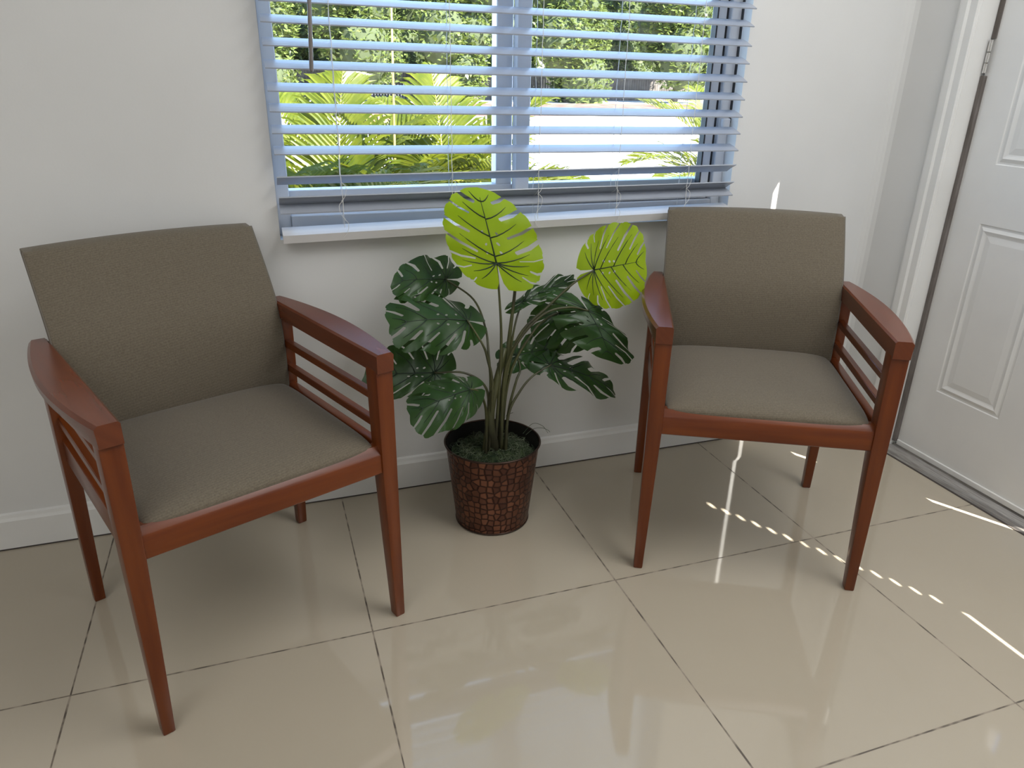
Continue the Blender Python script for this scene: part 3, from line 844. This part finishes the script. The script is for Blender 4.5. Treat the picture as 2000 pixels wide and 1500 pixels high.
def frond_mesh(length, seed, arch, spread=1.0):
    """pinnate frond along +x rising and arching in the x-z plane"""
    R = random.Random(seed); bm = bmesh.new()
    pts = []; p = Vector((0, 0, 0)); a = math.radians(arch[0]); n = 18
    for i in range(n + 1):
        pts.append(p.copy()); p = p + Vector((math.cos(a), 0, math.sin(a))) * (length / n); a -= math.radians(arch[1]) / n
    tube(bm, pts, [.008 - .0062 * i / n for i in range(n + 1)], 5, 1)
    nl = 30
    for k in range(nl):
        t = .24 + .76 * k / (nl - 1)
        i = min(int(t * n), n - 1); b = pts[i].lerp(pts[i + 1], t * n - i); d = (pts[i + 1] - pts[i]).normalized()
        up = Vector((-d.z, 0, d.x))
        ll = length * (.36 * math.sin(math.pi * min(1, .25 + t * .72)) + .05) * R.uniform(.85, 1.1)
        for s in (-1, 1):
            fw = .75 + .6 * t
            dirn = (d * fw + Vector((0, s, 0)) * 1.0 * spread + up * R.uniform(.25, .55)).normalized()
            wv = dirn.cross(up).normalized(); w = .012 + .005 * R.random()
            c0 = b; c1 = b + dirn * ll * .45 + Vector((0, 0, -.005)); c2 = b + dirn * ll * .8 + Vector((0, 0, -.10 * ll)); c3 = b + dirn * ll + Vector((0, 0, -.22 * ll))
            rows_ = []
            for c, ww in ((c0, w * .35), (c1, w), (c2, w * .7)):
                rows_.append([bm.verts.new(c - wv * ww + up * ww * .5), bm.verts.new(c), bm.verts.new(c + wv * ww + up * ww * .5)])
            tip = bm.verts.new(c3)
            for r0, r1 in zip(rows_[:-1], rows_[1:]):
                bm.faces.new((r0[0], r0[1], r1[1], r1[0])); bm.faces.new((r0[1], r0[2], r1[2], r1[1]))
            bm.faces.new((rows_[-1][0], rows_[-1][1], tip)); bm.faces.new((rows_[-1][1], rows_[-1][2], tip))
    return bm
def palm(loc, fronds, label):
    root = empty('areca_palm', loc); tag(root, label, 'palm', 'palms outside the window')
    bm = bmesh.new(); R = random.Random(int(loc[0] * 100))
    for k in range(5):
        a = k * 1.3; tube(bm, [(.05 * math.cos(a), .05 * math.sin(a), 0), (.06 * math.cos(a), .06 * math.sin(a), .35)], [.02, .012], 7)
    link('cane', bm, M['palm_stem'], root, True)
    for k, (az, ln, a0, bend, z) in enumerate(fronds):
        o = link('frond', frond_mesh(ln, k + int(loc[0] * 37), (a0, bend)), [M['palm'], M['palm_stem']], root)
        o.rotation_euler = (0, 0, math.radians(az)); o.location = (.04 * math.cos(az), .04 * math.sin(az), z)
    return root
pA = at(640, 330, y=2.75)
palm((pA.x, pA.y, GZ), [(20, 1.15, 80, 70, .3), (160, 1.2, 82, 60, .3), (75, 1.15, 84, 45, .3), (110, 1.15, 82, 60, .3), (250, 1.05, 76, 85, .3), (300, 1.05, 74, 90, .3), (200, 1.15, 70, 85, .3), (340, 1.1, 66, 85, .3), (45, 1.1, 70, 85, .3), (135, 1.1, 66, 90, .3), (180, 1.0, 56, 80, .3), (0, 1.0, 55, 85, .3), (270, .9, 60, 90, .3)],
     'yellow green palm outside the left window pane, nearest the tilt wand')
pB = at(885, 330, y=3.0)
palm((pB.x, pB.y, GZ), [(10, 1.15, 80, 60, .3), (165, 1.2, 78, 70, .3), (85, 1.2, 84, 50, .3), (120, 1.15, 80, 65, .3), (240, 1.1, 74, 85, .3), (285, 1.0, 76, 80, .3), (205, 1.1, 66, 90, .3), (335, 1.05, 62, 85, .3), (40, 1.1, 72, 80, .3), (350, 1.0, 62, 80, .3), (145, 1.0, 60, 90, .3), (5, 1.0, 50, 75, .3)],
     'yellow green palm outside the window behind the middle frame stile')
pC = at(1452, 345, y=3.4)
palm((pC.x, pC.y, GZ), [(170, 1.1, 62, 80, .3), (195, 1.0, 52, 65, .3), (150, 1.2, 74, 60, .3), (90, 1.2, 80, 60, .3), (20, 1.2, 70, 80, .3), (300, 1.1, 66, 80, .3)],
     'sparse palm outside the right window pane, by the far frame edge')
s0, s1 = at(769, 215, y=2.6), at(764, 0, y=2.6)
bm = bmesh.new(); sd = (s1 - s0).normalized(); bl0 = s0 + sd * ((GZ - s0.z) / sd.z)
tube(bm, [Vector((0, 0, 0)), s0 - bl0, s1 + sd * .5 - bl0], [.008, .0065, .003], 8)
tag(link('garden_stake', bm, M['bamboo'], None, True, bl0), 'thin yellow bamboo stake standing among the palms outside', 'stake')

# trees beyond the paving
def foliage(seed, rx, ry, rz, nleaf, size):
    R = random.Random(seed); bm = bmesh.new()
    blobs = [(Vector((R.uniform(-.45, .45) * rx, R.uniform(-.5, .2) * ry, R.uniform(-.75, .7) * rz)), R.uniform(.38, .6)) for _ in range(16)]
    for c, s in blobs:
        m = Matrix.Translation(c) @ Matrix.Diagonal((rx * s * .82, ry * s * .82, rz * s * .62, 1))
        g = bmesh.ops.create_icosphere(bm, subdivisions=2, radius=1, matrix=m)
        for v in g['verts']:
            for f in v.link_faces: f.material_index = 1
    for k in range(nleaf):
        c, s = R.choice(blobs)
        d = Vector((R.gauss(0, 1), R.gauss(0, 1) - .5, R.gauss(0, 1))).normalized()
        p = c + Vector((d.x * rx * s, d.y * ry * s, d.z * rz * s * .75)) * R.uniform(.82, 1.06)
        a = Vector((R.gauss(0, 1), R.gauss(0, 1), R.gauss(0, .6))).normalized(); b = a.cross(Vector((R.gauss(0, .6), R.gauss(0, .6), 1))).normalized()
        w = size * R.uniform(.6, 1.3)
        vs = [bm.verts.new(p + a * w), bm.verts.new(p + b * w * .5), bm.verts.new(p - a * w), bm.verts.new(p - b * w * .5)]
        bm.faces.new(vs)
    return bm
fol = []
tx = [(500, 36.5), (700, 36.5), (900, 36.5), (1110, 36.5), (1320, 36.5), (420, 42.5), (610, 42.5), (800, 42.5), (1000, 42.5), (1215, 42.5), (1440, 42.5)]
LBL = ['dense green tree beyond the paving, behind the left window frame', 'dense green tree of the front row, just left of the yellow stake', 'dense green tree of the front row, left of the middle frame stile',
       'dense green tree of the front row, right of the middle frame stile', 'dense green tree of the front row, behind the white bucket', 'dense green tree of the back row, hidden mostly by the left wall edge',
       'dense green tree of the back row, behind the tilt wand', 'dense green tree of the back row, just right of the yellow stake', 'dense green tree of the back row, behind the middle frame stile',
       'dense green tree of the back row, above the red paving', 'dense green tree of the back row, behind the far right window frame']
for k, (px, y) in enumerate(tx):
    p = at(px, 150, y=y)
    root = empty('leafy_tree', (p.x, p.y, GZ), random.uniform(-.3, .3)); tag(root, LBL[k], 'tree', 'trees beyond the paving')
    if k < 3:
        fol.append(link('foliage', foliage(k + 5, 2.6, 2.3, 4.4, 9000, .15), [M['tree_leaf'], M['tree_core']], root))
        fol[-1].location = (0, 0, 4.2)
        bm = bmesh.new(); tube(bm, bez([(0, 0, 0), (.08, 0, 1.2), (-.05, .1, 3)], 4), [.22, .2, .18, .17, .16, .15, .14, .13, .12], 10)
        tr = link('trunk', bm, M['bark'], root, True)
    else:
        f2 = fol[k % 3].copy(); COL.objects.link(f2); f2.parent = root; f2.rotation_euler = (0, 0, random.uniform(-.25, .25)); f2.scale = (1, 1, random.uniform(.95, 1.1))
        t2 = tr.copy(); COL.objects.link(t2); t2.parent = root
p0, p1 = at(380, 150, y=39.4), at(1560, 150, y=39.4)
bm = bmesh.new()
x = p0.x
while x < p1.x:
    box(bm, x, x + .135, 39.4, 39.43, GZ, GZ + 1.55 + random.uniform(-.02, .02)); x += .15
box(bm, p0.x, p1.x, 39.43, 39.5, GZ + .4, GZ + .5); box(bm, p0.x, p1.x, 39.43, 39.5, GZ + 1.1, GZ + 1.2)
tag(link('board_fence', bm, M['fence']), 'weathered grey brown board fence behind the red paving', 'fence')
# white bucket on the paving, salmon tiled planter wall
pb = at(1283, 188, y=31)
bm = bmesh.new(); rg = lathe(bm, [(.14, 0), (.19, .36), (.21, .36), (.21, .40), (.18, .40), (.15, .05)], 20); bm.faces.new(list(reversed(rg[0]))); bm.faces.new(rg[-1])
tag(link('bucket', bm, M['bucket'], None, 'auto', (pb.x, pb.y, GZ + .03)), 'small white bucket on the red paving outside the right pane', 'bucket')
p0 = at(735, 205, y=20)
bm = bmesh.new(); loft(bm, [[(-.55, 0, 0), (.55, 0, 0), (.55, .5, 0), (-.55, .5, 0)], [(-.1, .1, .62), (.16, .1, .62), (.16, .4, .62), (-.1, .4, .62)]])
tag(link('tiled_planter', bm, M['roof_tile'], None, False, (p0.x, p0.y, GZ)), 'salmon coloured sloping planter outside behind the palms', 'planter')
